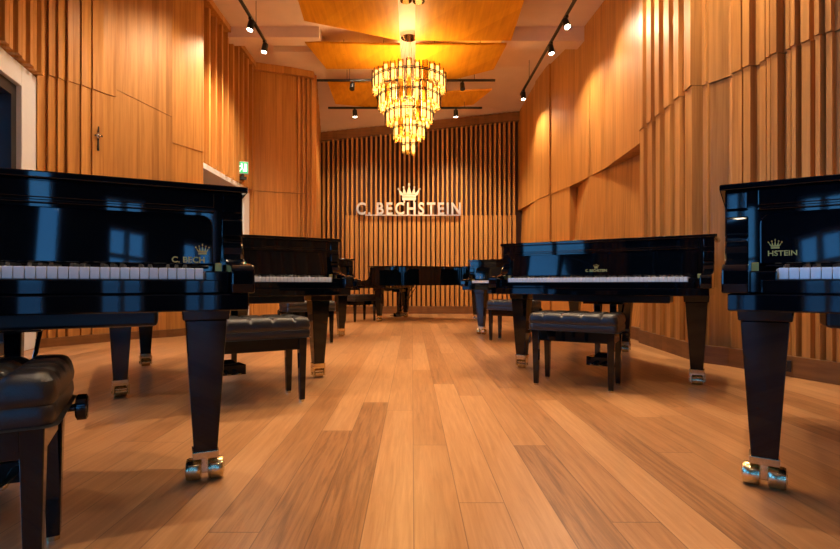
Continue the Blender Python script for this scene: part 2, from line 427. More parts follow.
skirt('baseboard_right', [R[4], R[5], R[6], R[7], R[8]], .155, .105)
skirt('baseboard_left', [W0, W1], .10, .09)
skirt('baseboard_left', [W1, W2, W3], .10, .02)

# wall behind the camera, with paned windows
mb = MB(); B0 = -4.2
cols = [(-3.3, -2.75, ((.25, 1.9), (2.7, 3.6))), (-2.2, -1.6, ((.25, 1.9), (2.7, 3.6))), (-.9, -.72, ((.2, 4.2),)), (-.4, -.28, ((.2, 4.2),)),
        (.35, .62, ((.2, 4.2),)), (1.2, 1.75, ((.25, 1.9), (2.7, 3.6))), (2.3, 2.85, ((.25, 1.9), (2.7, 3.6)))]
xs = [-3.9] + [v for o in cols for v in o[:2]] + [3.6]
for i in range(0, len(xs), 2): mb.box(xs[i], xs[i + 1], B0 - .2, B0, 0, H0 + .1)
for xa, xb, op in cols:
    zz = [0] + [v for o in op for v in o] + [H0 + .1]
    for i in range(0, len(zz), 2): mb.box(xa, xb, B0 - .2, B0, zz[i], zz[i + 1])
struct(mb.build('wall_front', M['shell']))
nw = 5; portals = []
for xa, xb, op in cols:
    for za, zb in op:
        w = thing('window_%d' % nw, 'x', 'w'); del w['label']; del w['category']; struct(w); nw += 1
        t = MB(); xm = (xa + xb) / 2; f = .04 if xb - xa > .4 else .02
        t.box(xa, xa + f, B0 - .15, B0 - .05, za, zb); t.box(xb - f, xb, B0 - .15, B0 - .05, za, zb)
        t.box(xa, xb, B0 - .15, B0 - .05, za, za + f); t.box(xa, xb, B0 - .15, B0 - .05, zb - f, zb)
        if f > .03: t.box(xm - .025, xm + .025, B0 - .15, B0 - .05, za, zb)
        t.box(xa, xb, B0 - .15, B0 - .05, (za + zb) / 2 - .02, (za + zb) / 2 + .02)
        t.build('window_frame', M['white'], w)
        t = MB(); t.box(xa + f, xb - f, B0 - .105, B0 - .095, za + f, zb - f); t.build('glass', M['clear'], w)
        portals.append((xm, za, zb, xb - xa))

# ceiling -------------------------------------------------------------------
mb = MB(); mb.box(-4.8, 4.2, -4.5, 9.9, H0, H0 + .25)
z = lambda x: 4.15 + (x + 2.2) / 4.75 * .5
q = [(-3.4, 9.9, H0), (3.3, 9.9, H0), (3.3, 12.1, z(3.3)), (-3.4, 12.1, z(-3.4))]
mb.add(q + [(a, b, c + .3) for a, b, c in q], [(0, 1, 2, 3), (7, 6, 5, 4), (0, 4, 5, 1), (1, 5, 6, 2), (2, 6, 7, 3), (3, 7, 4, 0)])
mb.box(-3.3, -1.55, 8.35, 8.65, 4.82, H0 + .02); mb.box(1.55, 3.2, 8.35, 8.65, 4.76, H0 + .02)
mb.box(-2.5, -1.5, 9.0, 9.5, 4.88, H0 + .02); mb.box(-3.3, 3.2, 6.0, 6.5, 4.8, H0 + .02)
struct(mb.build('ceiling', M['plaster']))
# head rail on the far slats
mb = MB()
q = [(-2.25, BY - .05, z(-2.25) - .09), (2.55, BY - .05, z(2.55) - .09), (2.55, BY + .1, z(2.55) - .09), (-2.25, BY + .1, z(-2.25) - .09)]
mb.add(q + [(a, b, c + .2) for a, b, c in q], [(0, 1, 2, 3), (7, 6, 5, 4), (0, 4, 5, 1), (1, 5, 6, 2), (2, 6, 7, 3), (3, 7, 4, 0)])
struct(mb.build('trim_2', M['skirting']))

def cloud(pts, zc, label, wires):
    """hanging acoustic panel: outline (x, y) with per-corner height"""
    t = thing('ceiling_panel', label, 'acoustic panel', (sum(p[0] for p in pts) / len(pts), sum(p[1] for p in pts) / len(pts), 0), 0, None)
    o = t.location.copy()
    mb = MB(); n = len(pts)
    zz = [(p[2] if len(p) > 2 else zc) for p in pts]
    vs = [(p[0] - o.x, p[1] - o.y, h) for p, h in zip(pts, zz)] + [(p[0] - o.x, p[1] - o.y, h + .035) for p, h in zip(pts, zz)]
    mb.add(vs, [tuple(range(n)), tuple(range(n, 2 * n))[::-1]] + [(i, (i + 1) % n, n + (i + 1) % n, n + i) for i in range(n)])
    mb.build('board', M['goldpanel'], t)
    for (x, y) in wires:
        MB().cyl((x - o.x, y - o.y, zc + .02), (x - o.x, y - o.y, H0), .004, n=6).build('hanging_wire', M['blackmetal'], t)
cloud([(-.20, 4.4), (-.20, 8.22), (-1.64, 7.60), (-1.60, 6.9), (-1.95, 4.4)], 4.70, 'large golden ceiling panel left of the chandelier line, nearest row', [(-.5, 7.5), (-1.3, 7), (-.5, 5), (-1.3, 5)])
cloud([(.05, 4.4), (1.45, 4.4), (1.58, 7.0), (1.63, 8.22), (.05, 8.22)], 4.70, 'large golden ceiling panel right of the chandelier line, nearest row', [(.4, 7.5), (1.3, 7), (.4, 5), (1.3, 5)])
cloud([(-.20, 8.42), (-.20, 9.35), (-1.60, 9.35), (-1.82, 8.5, 4.80)], 4.72, 'golden ceiling panel in the second row, left of the chandelier', [(-.5, 8.8), (-1.2, 8.8)])
cloud([(.06, 8.34), (1.58, 8.34), (1.52, 9.3), (.85, 9.75), (.06, 9.85)], 4.69, 'golden ceiling panel in the second row, right of the chandelier', [(.4, 8.8), (1.2, 8.8)])
cloud([(-.6, 9.75, 4.62), (-.65, 10.6, 4.42), (-1.60, 10.45, 4.46), (-1.68, 9.9, 4.72)], 4.6, 'small dim wooden ceiling panel farthest back on the left', [(-.8, 10.0), (-1.3, 10.0)])
cloud([(.6, 10.2, 4.60), (1.62, 10.15, 4.64), (1.3, 10.6, 4.5), (.62, 10.62, 4.42)], 4.55, 'small dim wooden ceiling panel farthest back on the right', [(1, 10.3)])

# ------------------------------------------------------------------ track lighting
def track(p0, p1, label, wires):
    c = ((p0[0] + p1[0]) / 2, (p0[1] + p1[1]) / 2, p0[2])
    t = thing('light_track', label, 'lighting track', c)
    mb = MB(); hx = abs(p1[0] - p0[0]) / 2 or .018; hy = abs(p1[1] - p0[1]) / 2 or .018
    mb.box(-hx, hx, -hy, hy, 0, .035); mb.build('rail', M['blackmetal'], t)
    for x, y in wires:
        MB().cyl((x - c[0], y - c[1], .03), (x - c[0], y - c[1], (H0 if y < 9.9 else H0 - (y - 9.9) * .42 + .05) - c[2]), .005, n=6).build('hanging_wire', M['blackmetal'], t)
track((-2.37, 2.2, 4.6), (-2.37, 8.1, 4.6), 'long black lighting track over the left side of the room', [(-2.37, 7.6), (-2.37, 4)])
track((2.25, 2.2, 4.6), (2.25, 10.35, 4.6), 'long black lighting track over the right side of the room', [(2.25, 9.6), (2.25, 7), (2.25, 4)])
track((-1.83, 9.62, 4.6), (1.6, 9.62, 4.6), 'upper black lighting track crossing behind the chandelier', [(-1.2, 9.62), (1.2, 9.62)])
track((-1.76, 10.5, 4.38), (1.47, 10.5, 4.38), 'lower black lighting track crossing in front of the slatted end wall', [(-.9, 10.5), (1.1, 10.5)])
TL = []
def spot(x, y, ztrack, target, label, power, lit=True, group=None, size=125, blend=1.0, col=(1, .76, .50)):
    t = thing('spotlight', label, 'spotlight', (x, y, ztrack), 0, group)
    mb = MB(); mb.box(-.02, .02, -.05, .05, -.03, 0); mb.cyl((0, 0, -.03), (0, 0, -.07), .012)
    mb.build('adapter', M['blackmetal'], t)
    d = (Vector(target) - Vector((x, y, ztrack - .1))).normalized()
    c = Vector((0, 0, -.10))
    MB().cyl(c - d * .07, c + d * .07, .045, .05, n=20).build('lamp_head', M['blackmetal'], t, smooth=True)
    MB().cyl(c + d * .071, c + d * .074, .040, n=20).build('lens', M['lens'] if lit else M['darkframe'], t)
    if lit and power:
        l = bpy.data.lights.new('spot_beam', 'SPOT'); l.energy = power * .66; l.color = col; l.spot_size = math.radians(size); l.spot_blend = blend
        l.shadow_soft_size = .04
        o = bpy.data.objects.new('spot_beam', l); COL.objects.link(o); o.parent = t
        o.location = c + d * .10; o.rotation_euler = d.to_track_quat('-Z', 'Y').to_euler()
G = 'track spotlights'
spot(-2.37, 7.35, 4.6, (-3.0, 6.9, 1.0), 'lit spotlight on the left track, second from its far end', 330)
spot(-2.37, 8.05, 4.6, (-2.9, 7.6, 0.8), 'lit spotlight at the far end of the left track', 420)
spot(-2.37, 5.6, 4.6, (-3.3, 6.6, 1.4), 'spotlight on the left track over the flat panels', 330)
spot(-2.37, 4.2, 4.6, (-1.2, 3.4, 0), 'spotlight on the left track over the second piano', 650, size=75)
spot(2.25, 10.1, 4.6, (2.2, 9.6, 0), 'lit spotlight at the far end of the right track', 380)
spot(2.25, 8.1, 4.6, (2.7, 7.7, 1.0), 'middle lit spotlight on the right track', 330)
spot(2.25, 7.3, 4.6, (2.75, 5.4, .9), 'lit spotlight on the right track nearest the top of the picture', 190)
spot(2.25, 5.6, 4.6, (2.8, 4.7, 1.5), 'spotlight on the right track over the ribbed wall', 230)
spot(2.25, 4.0, 4.6, (3.1, 3.0, 1.5), 'spotlight on the right track over the near ribs', 460)
spot(2.25, 4.8, 4.6, (1.2, 4.4, 0), 'spotlight on the right track over the second right piano', 650, size=75)
spot(-1.15, 9.62, 4.6, (-1.15, 7, 0), 'unlit spotlight on the upper cross track, left of the chandelier', 0, lit=False)
spot(.97, 9.62, 4.6, (.97, 7, 0), 'unlit spotlight on the upper cross track, right of the chandelier', 0, lit=False)
spot(-1.2, 10.5, 4.38, (-1.1, 10.9, 0), 'lit spotlight on the lower cross track, left of the chandelier', 330, size=125, blend=.9)
spot(.92, 10.5, 4.38, (1.0, 10.9, 0), 'lit spotlight on the lower cross track, right of the chandelier', 560, size=125, blend=.9)

# fill lamps added out of sight in the ceiling to brighten the room
for i, (x, y, e) in enumerate(((0, 1.2, 420), (0, 5.6, 700), (-.1, 3.2, 300), (-1.0, 9.2, 480), (1.2, 9.0, 520), (-1.2, -1.6, 60), (1.4, -1.6, 60), (2.6, .9, 110))):
    t = thing('fill_lamp', 'round ceiling lamp added out of sight as fill', 'fill_lamp', (x, y, H0), 0, 'added ceiling fill lamps')
    MB().lathe((0, 0, 0), [(.10, 0), (.10, -.012), (.075, -.014), (.07, -.002)], n=24).build('trim_ring', M['blackmetal'], t, smooth=True)
    MB().cyl((0, 0, -.014), (0, 0, -.018), .068, n=24).build('lens', M['lens'], t)
    l = bpy.data.lights.new('fill_lamp_beam', 'SPOT'); l.energy = e * .75; l.color = (1, .78, .52); l.spot_size = math.radians(110); l.spot_blend = .7; l.shadow_soft_size = .07
    o = bpy.data.objects.new('fill_lamp_beam', l); COL.objects.link(o); o.parent = t; o.location = (0, 0, -.03)

# ------------------------------------------------------------------ chandelier
def make_chandelier(label, loc):
    t = thing('chandelier', label, 'chandelier', loc, 0)
    MB().lathe((0, 0, 4.93 - loc[2]), [(.001, .07), (.14, .07), (.14, .0), (.001, .0)], n=28).build('ceiling_rose', M['chrome'], t, smooth=True)
    tiers = [(.60, 1.17, 28), (.50, .89, 24), (.375, .62, 19), (.245, .36, 13), (.09, .10, 5)]
    f = MB()
    for r, zb, n in tiers:
        # hoop
        m = 48; ring = MB()
        for zz in (.13, .155):
            vs = []
            for i in range(m):
                a = 2 * PI * i / m
                for rr, hh in ((r + .048, -.004), (r + .053, -.002), (r + .053, .010), (r + .048, .010)):
                    vs.append((rr * math.cos(a), rr * math.sin(a), zb + zz + hh))
            ring.add(vs, [(i * 4 + j, ((i + 1) % m) * 4 + j, ((i + 1) % m) * 4 + (j + 1) % 4, i * 4 + (j + 1) % 4) for i in range(m) for j in range(4)])
        for k in range(4):
            a = k * PI / 2 + .4; ring.cyl((0, 0, zb + .14), ((r + .05) * math.cos(a), (r + .05) * math.sin(a), zb + .14), .006, n=6)
        ring.build('tier_ring', M['blackmetal'], t)
        for i in range(n):
            a = 2 * PI * (i + (.5 if n % 2 else 0)) / n; cx, cy = r * math.cos(a), r * math.sin(a)
            dz = random.uniform(-.025, .025); R_ = .047; hgt = .29; n_ = 12
            tb = MB()
            # open amber tube with a wall
            vs = []; fs = []
            for (rr, hh) in ((R_, 0), (R_, hgt), (R_ - .004, hgt), (R_ - .004, 0)):
                for j in range(n_):
                    q = 2 * PI * j / n_; vs.append((rr * math.cos(q), rr * math.sin(q), hh))
            for s_ in range(4):
                for j in range(n_):
                    fs.append((s_ * n_ + j, s_ * n_ + (j + 1) % n_, ((s_ + 1) % 4) * n_ + (j + 1) % n_, ((s_ + 1) % 4) * n_ + j))
            tb.add(vs, fs)
            g = tb.build('glass_tube', M['amber'], t, smooth=True); g.location = (cx, cy, zb + dz)
            if random.random() < .85:
                MB().lathe((0, 0, 0), [(.004, .03), (.030, .035), (.031, .14), (.030, .25), (.004, .255)], n=10).build('bulb', M['bulb'], g, smooth=True)
    f.cyl((0, 0, .1), (0, 0, 1.5), .015)
    for k in range(6):
        a = k * PI / 3 + .3
        f.cyl((.5 * math.cos(a), .5 * math.sin(a), 1.30), (.1 * math.cos(a), .1 * math.sin(a), 4.94 - loc[2]), .003, n=5)
    f.cyl((0, 0, 1.4), (0, 0, 4.94 - loc[2]), .005, n=6)
    f.build('stem_and_cables', M['brass'], t)
    for zz, e in ((.35, 50), (.95, 110), (1.35, 55)):
        l = bpy.data.lights.new('chandelier_glow', 'POINT'); l.energy = e; l.color = (1, .60, .24); l.shadow_soft_size = .25
        o = bpy.data.objects.new('chandelier_glow', l); COL.objects.link(o); o.parent = t; o.location = (0, 0, zz)
    return t
ch = make_chandelier('large tiered chandelier of glowing amber glass tubes hanging before the slatted wall', (-.05, 8.6, 2.84))
ch2 = copy_tree(ch); ch2.location = (-.02, 3.9, 2.84)
ch2['label'] = 'nearer chandelier cut by the top edge, only its lowest glass tubes in view'

# ------------------------------------------------------------------ pianos
def rim_outline(L, off=0., n=18):
    """anticlockwise from treble front; x=+ treble"""
    pts = [(.75, 0.)]
    P0, P1, P2, P3 = (.75, .42), (.75, .42 + .36 * (L - .4)), (-.02, .46 * L), (-.06, L - .30)
    for i in range(n + 1):
        t = i / n; a, b, c, d = (1 - t) ** 3, 3 * t * (1 - t) ** 2, 3 * t * t * (1 - t), t ** 3
        pts.append((a * P0[0] + b * P1[0] + c * P2[0] + d * P3[0], a * P0[1] + b * P1[1] + c * P2[1] + d * P3[1]))
    for i in range(1, 13):                     # tail
        t = i / 12 * PI
        cx, rx = -.39, .345
        pts.append((cx - .015 * (i / 12) + rx * math.cos(t), L - .30 + .30 * math.sin(t) ** .8))
    pts[-1] = (-.75, L - .34)
    pts.append((-.75, 0.))
    if off:
        out = []; m = len(pts)
        for i, p in enumerate(pts):
            a, b = Vector(pts[i - 1]), Vector(pts[(i + 1) % m]); c = Vector(p)
            d1 = (c - a).normalized() if (c - a).length > 1e-6 else Vector((0, 0)); d2 = (b - c).normalized() if (b - c).length > 1e-6 else Vector((0, 0))
            n1, n2 = Vector((d1.y, -d1.x)), Vector((d2.y, -d2.x)); nn = (n1 + n2); k = nn.length
            nn = nn / k * (off / max(.5, (k / 2))) if k > 1e-6 else n1 * off
            out.append(tuple(c + nn))
        return out
    return pts

def caster_mb(kind):
    mb = MB()
    if kind == 'double':       # wide brass double wheel
        mb.cyl((0, 0, .06), (0, 0, .096), .020, n=14)
        mb.box(-.010, .010, -.018, .018, .03, .084)
        mb.cyl((-.065, 0, .038), (.065, 0, .038), .016, n=12)
        for s in (-1, 1):
            mb.lathe((s * .037, 0, .039), [(.024, -.027), (.036, -.024), (.039, -.017), (.039, .017), (.036, .024), (.024, .027)], axis='x', n=28)
    else:                       # single roller in a bracket
        mb.box(-.046, .046, -.036, .036, .073, .086); mb.box(-.046, -.036, -.030, .030, .018, .078); mb.box(.036, .046, -.030, .030, .018, .078)
        mb.cyl((-.050, 0, .034), (.050, 0, .034), .009, n=10)
        mb.lathe((0, 0, .034), [(.024, -.034), (.034, -.031), (.034, .031), (.024, .034)], axis='x', n=24)
        mb.cyl((0, 0, .08), (0, 0, .096), .014, n=12)
    return mb

def make_piano(label, cx, cy, deg, L, tail, caster='single', detail=True, brand='centre'):
    t = thing('grand_piano', label, 'piano', (cx, cy, 0), math.radians(deg))
    LQ = M['lacquer']
    # rim: ring with thickness
    o_, i_ = rim_outline(L), rim_outline(L, -.045)
    i_[0] = (.705, .045); i_[-1] = (-.705, .045)
    n = len(o_); z0, z1 = .675, 1.008
    vs = [(x, y, z0) for x, y in o_] + [(x, y, z1) for x, y in o_] + [(x, y, z0) for x, y in i_] + [(x, y, z1) for x, y in i_]
    fs = []
    for i in range(n):
        j = (i + 1) % n
        fs += [(i, j, n + j, n + i), (2 * n + j, 2 * n + i, 3 * n + i, 3 * n + j), (n + i, n + j, 3 * n + j, 3 * n + i), (j, i, 2 * n + i, 2 * n + j)]
    MB().add(vs, fs).build('rim', LQ, t, smooth=True)
    sb = rim_outline(L, -.04); sb[0] = (.70, .2); sb[-1] = (-.70, .2)
    MB().prism(sb, .80, .812).build('soundboard', M['board'], t)
    b = MB(); b.box(-.66, .66, .28, .36, .70, .80); b.box(-.40, -.32, .36, L - .12, .70, .80); b.box(-.66, -.1, L * .62, L * .62 + .07, .70, .80); b.box(-.1, -.03, .36, L * .6, .70, .80)
    b.build('brace', M['lacquer_low'], t)
    # lid in two leaves
    lo = rim_outline(L, .016); lo[0] = (.766, -.018); lo[-1] = (-.766, -.018)
    fy = .40
    front = [(.766, -.018), (.766, fy), (-.766, fy), (-.766, -.018)]
    back = [(.766, fy + .002)] + [p for p in lo[1:-1] if p[1] > fy + .004] + [(-.766, fy + .002)]
    MB().prism(front, 1.010, 1.031).build('front_lid', LQ, t, bevel=.004)
    MB().prism(back, 1.010, 1.031).build('lid', LQ, t, bevel=.004)
    # keybed, front rail, key slip
    MB().box(-.735, .735, -.262, .30, .622, .672).build('keybed', LQ, t, bevel=.004)
    MB().box(-.49, .49, -.02, .16, .566, .621).build('under_rail', M['lacquer_low'], t, bevel=.010)
    MB().box(-.655, .655, -.248, -.222, .673, .712).build('key_slip', LQ, t, bevel=.003)
    MB().box(-.67, .67, .03, .10, .673, 1.0).build('front_panel', LQ, t)
    mb = MB(); mb.box(-.66, .66, -.004, .03, .955, 1.006); mb.box(-.66, .66, -.012, .03, .938, .949); mb.build('music_shelf', LQ, t, bevel=.003)
    # fall board, leaning slightly back, rounded upper corners
    x1, r = .655, .035
    prof = [(-x1, 0), (x1, 0)] + [(x1 - r + r * math.cos(a), .168 - r + r * math.sin(a)) for a in [k * PI / 12 for k in range(7)]] + \
           [(-x1 + r - r * math.sin(a), .168 - r + r * math.cos(a)) for a in [k * PI / 12 for k in range(7)]]
    fb = MB().prism_y(prof, -.010, .010).build('fallboard', LQ, t, bevel=.004)
    fb.location = (0, -.020, .762); fb.rotation_euler = (math.radians(-9), 0, 0)
    MB().cyl((-.64, -.022, .757), (.64, -.022, .757), .006, n=8).build('fallboard_hinge', M['lacquer'], t)
    # case arms with scroll
    ap = [(.05, 1.005), (.0, 1.005), (-.004, .945), (.006, .935), (.006, .925), (-.010, .918), (-.014, .862), (-.004, .852), (-.006, .838), (-.030, .822), (-.040, .800),
          (-.060, .783), (-.095, .772), (-.15, .764), (-.215, .762), (-.262, .756), (-.276, .742), (-.280, .70), (-.276, .673), (.05, .673)]
    for s in (-1, 1):
        a = MB().prism_x(ap, .685 if s > 0 else -.75, .75 if s > 0 else -.685).build('arm', LQ, t, bevel=.005)
        kb = MB().box(.617 if s > 0 else -.683, .683 if s > 0 else -.617, -.225, -.045, .673, .738).build('key_block', LQ, t, bevel=.004)
        MB().box(s * .668 - .010, s * .668 + .010, -.066, -.044, .739, .768).build('brass_catch', M['gold'], kb, bevel=.002)
    # keys
    if detail:
        k0 = None; kw = 1.228 / 52
        for i in range(52):
            if k0 is None:
                k0 = MB().box(-kw / 2 + .0009, kw / 2 - .0009, -.215, -.04, .7135, .746).build('white_key', M['ivory'], t, bevel=.0015); k = k0
            else:
                k = k0.copy(); COL.objects.link(k)
            k.location = (-.614 + kw * (i + .5), 0, 0)
        e0 = None
        for i in range(51):
            if (i + 5) % 7 in (2, 6) and True:
                pass
            note = (i + 5) % 7       # white 0 = A; gap after B and E
            if note in (6, 2): continue
            if e0 is None:
                mb = MB(); mb.add([(-.006, -.165, .744), (.006, -.165, .744), (.006, -.04, .744), (-.006, -.04, .744), (-.0045, -.157, .758), (.0045, -.157, .758), (.0045, -.04, .758), (-.0045, -.04, .758)],
                                  [(0, 3, 2, 1), (4, 5, 6, 7), (0, 1, 5, 4), (1, 2, 6, 5), (2, 3, 7, 6), (3, 0, 4, 7)])
                e0 = mb.build('black_key', M['ebony'], t, bevel=.001); k = e0
            else:
                k = e0.copy(); COL.objects.link(k)
            k.location = (-.614 + kw * (i + 1), 0, 0)
    else:
        MB().box(-.614, .614, -.215, -.04, .7135, .746).build('keyboard', M['ivory'], t)
    # legs
    for lx, ly in ((-.64, .14), (.64, .14), tail):
        mb = MB()
        mb.frustum(lx, ly, .575, .150, .150, .621 if ly < .3 else .70, .158, .158)
        mb.frustum(lx, ly, .098, .076, .076, .575, .136, .136)
        lg = mb.build('leg', LQ, t, bevel=.004)
        MB().frustum(lx, ly, .084, .084, .084, .110, .087, .087).build('ferrule', M['brass'], lg, bevel=.002)
        c = caster_mb(caster).build('caster', M['brass'], lg, smooth=True); c.location = (lx, ly, 0); c.rotation_euler = (0, 0, math.radians(random.uniform(-8, 8)))
    # pedal lyre
    mb = MB(); mb.box(-.15, .15, .18, .34, .545, .60)
    for s in (-1, 1):
        mb.frustum(s * .06, .27, .13, .035, .035, .56, .05, .04); mb.cyl((s * .06, .27, .14), (s * .10, .62, .70), .008, n=8)
    mb.prism([(-.13, .20), (.13, .20), (.11, .34), (-.11, .34)], .06, .13)
    mb.frustum(0, .27, .13, .16, .08, .16, .10, .05)
    ly = mb.build('pedal_lyre', LQ, t, bevel=.003)
    for px in (-.065, 0, .065):
        p = MB(); p.prism([(px - .010, .20), (px + .010, .20), (px + .014, .12), (px + .009, .095), (px - .009, .095), (px - .014, .12)], .075, .087)
        p.build('pedal', M['brass'], ly, bevel=.003)
    # brand lettering on the fallboard; the end pieces model a sign's reflection
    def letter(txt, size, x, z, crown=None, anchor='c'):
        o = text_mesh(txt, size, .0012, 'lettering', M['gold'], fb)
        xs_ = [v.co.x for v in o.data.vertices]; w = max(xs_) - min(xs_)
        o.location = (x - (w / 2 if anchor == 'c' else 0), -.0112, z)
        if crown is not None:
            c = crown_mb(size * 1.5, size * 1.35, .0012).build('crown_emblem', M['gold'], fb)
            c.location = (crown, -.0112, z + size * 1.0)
    if brand:
        letter('C. BECHSTEIN', .0245, 0, .028, 0)
    if brand == 'right end':       # reflected sign modelled as gold letters, near left piano
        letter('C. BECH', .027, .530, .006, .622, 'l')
    if brand == 'left end':  # other part of the sign's reflection, also solid gold letters
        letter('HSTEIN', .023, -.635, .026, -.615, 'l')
    return t

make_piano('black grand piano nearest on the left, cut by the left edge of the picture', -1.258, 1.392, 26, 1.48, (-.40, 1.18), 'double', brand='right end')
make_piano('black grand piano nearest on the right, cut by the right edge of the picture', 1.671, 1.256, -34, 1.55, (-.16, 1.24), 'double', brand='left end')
make_piano('black grand piano in the second row on the left, partly behind the nearest left one', -1.19, 3.31, 30, 1.66, (-.46, 1.38))
make_piano('black grand piano in the second row on the right, with whole keyboard in view', 1.375, 3.72, -34, 1.93, (-.12, 1.66))
make_piano('black grand piano in the third row on the left, mostly behind the second left one', -1.43, 6.22, 30, 1.50, (-.40, 1.20), 'single', detail=False, brand=None)
make_piano('black grand piano in the third row on the right, mostly behind the second right one', 1.43, 6.50, -33, 1.45, (-.40, 1.15), 'double', detail=False, brand=None)
make_piano('black grand piano standing side-on before the slatted end wall', -.50, 9.97, -112, 2.05, (-.35, 1.72), 'double', detail=False, brand=None)

# ------------------------------------------------------------------ benches
def cushion():
    W, D, NX, NY = .285, .18, 60, 36
    bx = [-.19, -.063, .063, .19]; by = [-.09, 0, .09]
    vs = []; fs = []
    def shape(u, v):
        e = max(0, abs(u) - (W - .035)) / .035, max(0, abs(v) - (D - .035)) / .035
        k = min(1, math.hypot(*e)); zt = .022 * math.sqrt(max(0, 1 - k * k))
        puff = .010
        cx = min(abs(u - b) for b in bx); cy = min(abs(v - b) for b in by)
        zt += puff - .012 * math.exp(-(cx / .010) ** 2) - .009 * math.exp(-(cy / .010) ** 2)
        for b in bx:
            for c in by: zt -= .009 * math.exp(-(((u - b) ** 2 + (v - c) ** 2) / .018 ** 2))
        return .474 + zt
    for j in range(NY + 1):
        for i in range(NX + 1):
            u = -W + 2 * W * i / NX; v = -D + 2 * D * j / NY
            # round the plan corners
            cu, cv = max(0, abs(u) - (W - .03)), max(0, abs(v) - (D - .03)); h = math.hypot(cu, cv); uu, vv = u, v
            if cu > 0 and cv > 0:
                m = max(cu, cv); k = m / h
                uu = math.copysign(W - .03 + cu * k, u); vv = math.copysign(D - .03 + cv * k, v)
            vs.append((uu, vv, shape(u, v)))
    for j in range(NY):
        for i in range(NX):
            a = j * (NX + 1) + i; fs.append((a, a + 1, a + NX + 2, a + NX + 1))
    loop = [i for i in range(NX + 1)] + [(j) * (NX + 1) + NX for j in range(1, NY + 1)] + [NY * (NX + 1) + i for i in range(NX - 1, -1, -1)] + [j * (NX + 1) for j in range(NY - 1, 0, -1)]
    prev = loop
    for zz, sc in ((.470, 1.012), (.452, 1.022), (.436, 1.014), (.431, 1.002), (.426, 1.012), (.405, 1.018), (.388, 1.006), (.384, .96)):
        new = []
        for idx in loop:
            x, y, z_ = vs[idx]; puff = 0
            if zz > .431:
                puff = -.009 * math.exp(-(min(abs(x - b) for b in bx) / .012) ** 2) if abs(y) > D - .04 else 0
            d = (sc - 1) * W
            nx = x + math.copysign(d, x) * (1 if abs(x) > W - .03 else 0); ny = y + (math.copysign(d + puff, y) if abs(y) > D - .03 else 0)
            vs.append((nx, ny, zz)); new.append(len(vs) - 1)
        n = len(loop)
        for i in range(n): fs.append((prev[i], prev[(i + 1) % n], new[(i + 1) % n], new[i]))
        prev = new
    fs.append(tuple(prev))
    mb = MB(); mb.v = vs; mb.f = fs
    return mb
def make_bench(label, loc, deg):
    t = thing('piano_bench', label, 'piano bench', loc, math.radians(deg), None)
    c = cushion().build('cushion', M['leather'], t, smooth=True)
    for p in c.data.polygons: p.use_smooth = True
    mb = MB()
    for x in (-.19, -.063, .063, .19):
        for y in (-.09, 0, .09): mb.lathe((x, y, .488), [(.001, .004), (.006, .003), (.008, 0), (.006, -.004)], n=8)
    b = mb.build('button', M['leather'], c, smooth=True); b['kind'] = 'stuff'
    mb = MB(); mb.box(-.245, .245, -.155, -.135, .312, .383); mb.box(-.245, .245, .135, .155, .312, .383)
    mb.box(-.262, -.243, -.14, .14, .312, .383); mb.box(.243, .262, -.14, .14, .312, .383); mb.box(-.24, .24, -.13, .13, .35, .362)
    mb.build('apron', M['lacquer'], t, bevel=.003)
    for sx in (-1, 1):
        for sy in (-1, 1):
            lg = MB().frustum(sx * .245, sy * .14, .012, .031, .031, .384, .048, .048).build('leg', M['lacquer'], t, bevel=.003)
            MB().cyl((sx * .245, sy * .14, 0), (sx * .245, sy * .14, .014), .015, n=12).build('brass_foot', M['brass'], lg)
    for s in (-1, 1):
        mb = MB(); mb.cyl((s * .26, 0.06, .372), (s * .305, 0.06, .372), .010); mb.lathe((s * .318, 0.06, .372), [(.028, -.014), (.034, -.010), (.034, .010), (.028, .014)], axis='x', n=24)
        mb.build('adjusting_knob', M['lacquer'], t, smooth=True)
    return t
b0 = make_bench('black leather piano bench nearest on the left, cut by the left edge', (-1.134, 1.134, 0), 28)
def bench(label, x, y, deg):
    b = copy_tree(b0); b.location = (x, y, 0); b.rotation_euler = (0, 0, math.radians(deg)); b['label'] = label
bench('black tufted piano bench before the second left piano', -.940, 2.985, 30)
bench('black tufted piano bench before the second right piano, in full view', 1.146, 3.47, -31)
bench('black piano bench before the third left piano, half hidden by a piano leg', -1.23, 5.88, 30)
bench('black piano bench before the third right piano', 1.25, 6.13, -33)
bench('small distant black bench beside the side-on piano at the end wall', -.98, 9.38, 48)

# ------------------------------------------------------------------ wall sign
sg = thing('wall_sign', 'chrome lettered wall sign with a crown on the slatted end wall', 'sign', (0, BY - .10, 2.30))
SX0, SX1, LH = -1.30, 1.14, .285
word = 'C. BECHSTEIN'
objs = []; x = 0
for chh in word:
    if chh == ' ': x += .10; continue
    o = text_mesh(chh, LH * 1.38, .05, 'full_stop' if chh == '.' else 'letter', M['silver'], sg)
    xs_ = [v.co.x for v in o.data.vertices]; mn, mx_ = min(xs_), max(xs_)
    o.data.transform(Matrix.Translation((-mn, 0, 0))); objs.append((o, x)); x += (mx_ - mn) + .075
tot = x - .075; sc = (SX1 - SX0) / tot
for o, xx in objs:
    o.location = (SX0 + xx * sc, 0, .03); o.scale = (sc, 1, 1)
    me = o.data; me.transform(Matrix.Scale(sc, 4, (1, 0, 0))); o.scale = (1, 1, 1)
mb = MB(); mb.box(SX0 + .2, SX1, -.015, .015, .0, .022); mb.box(-.20, -.17, -.012, .012, .3, .42); mb.box(.03, .06, -.012, .012, .3, .42)
for xx in (-1.0, -.3, .4, 1.0): mb.box(xx, xx + .02, .0, .11, .004, .018)
mb.build('base_rail', M['silver'], sg)
c = crown_mb(.50, .40, .06, 1.5).build('crown', M['silver'], sg, bevel=.004); c.location = (-.07, 0, .36)

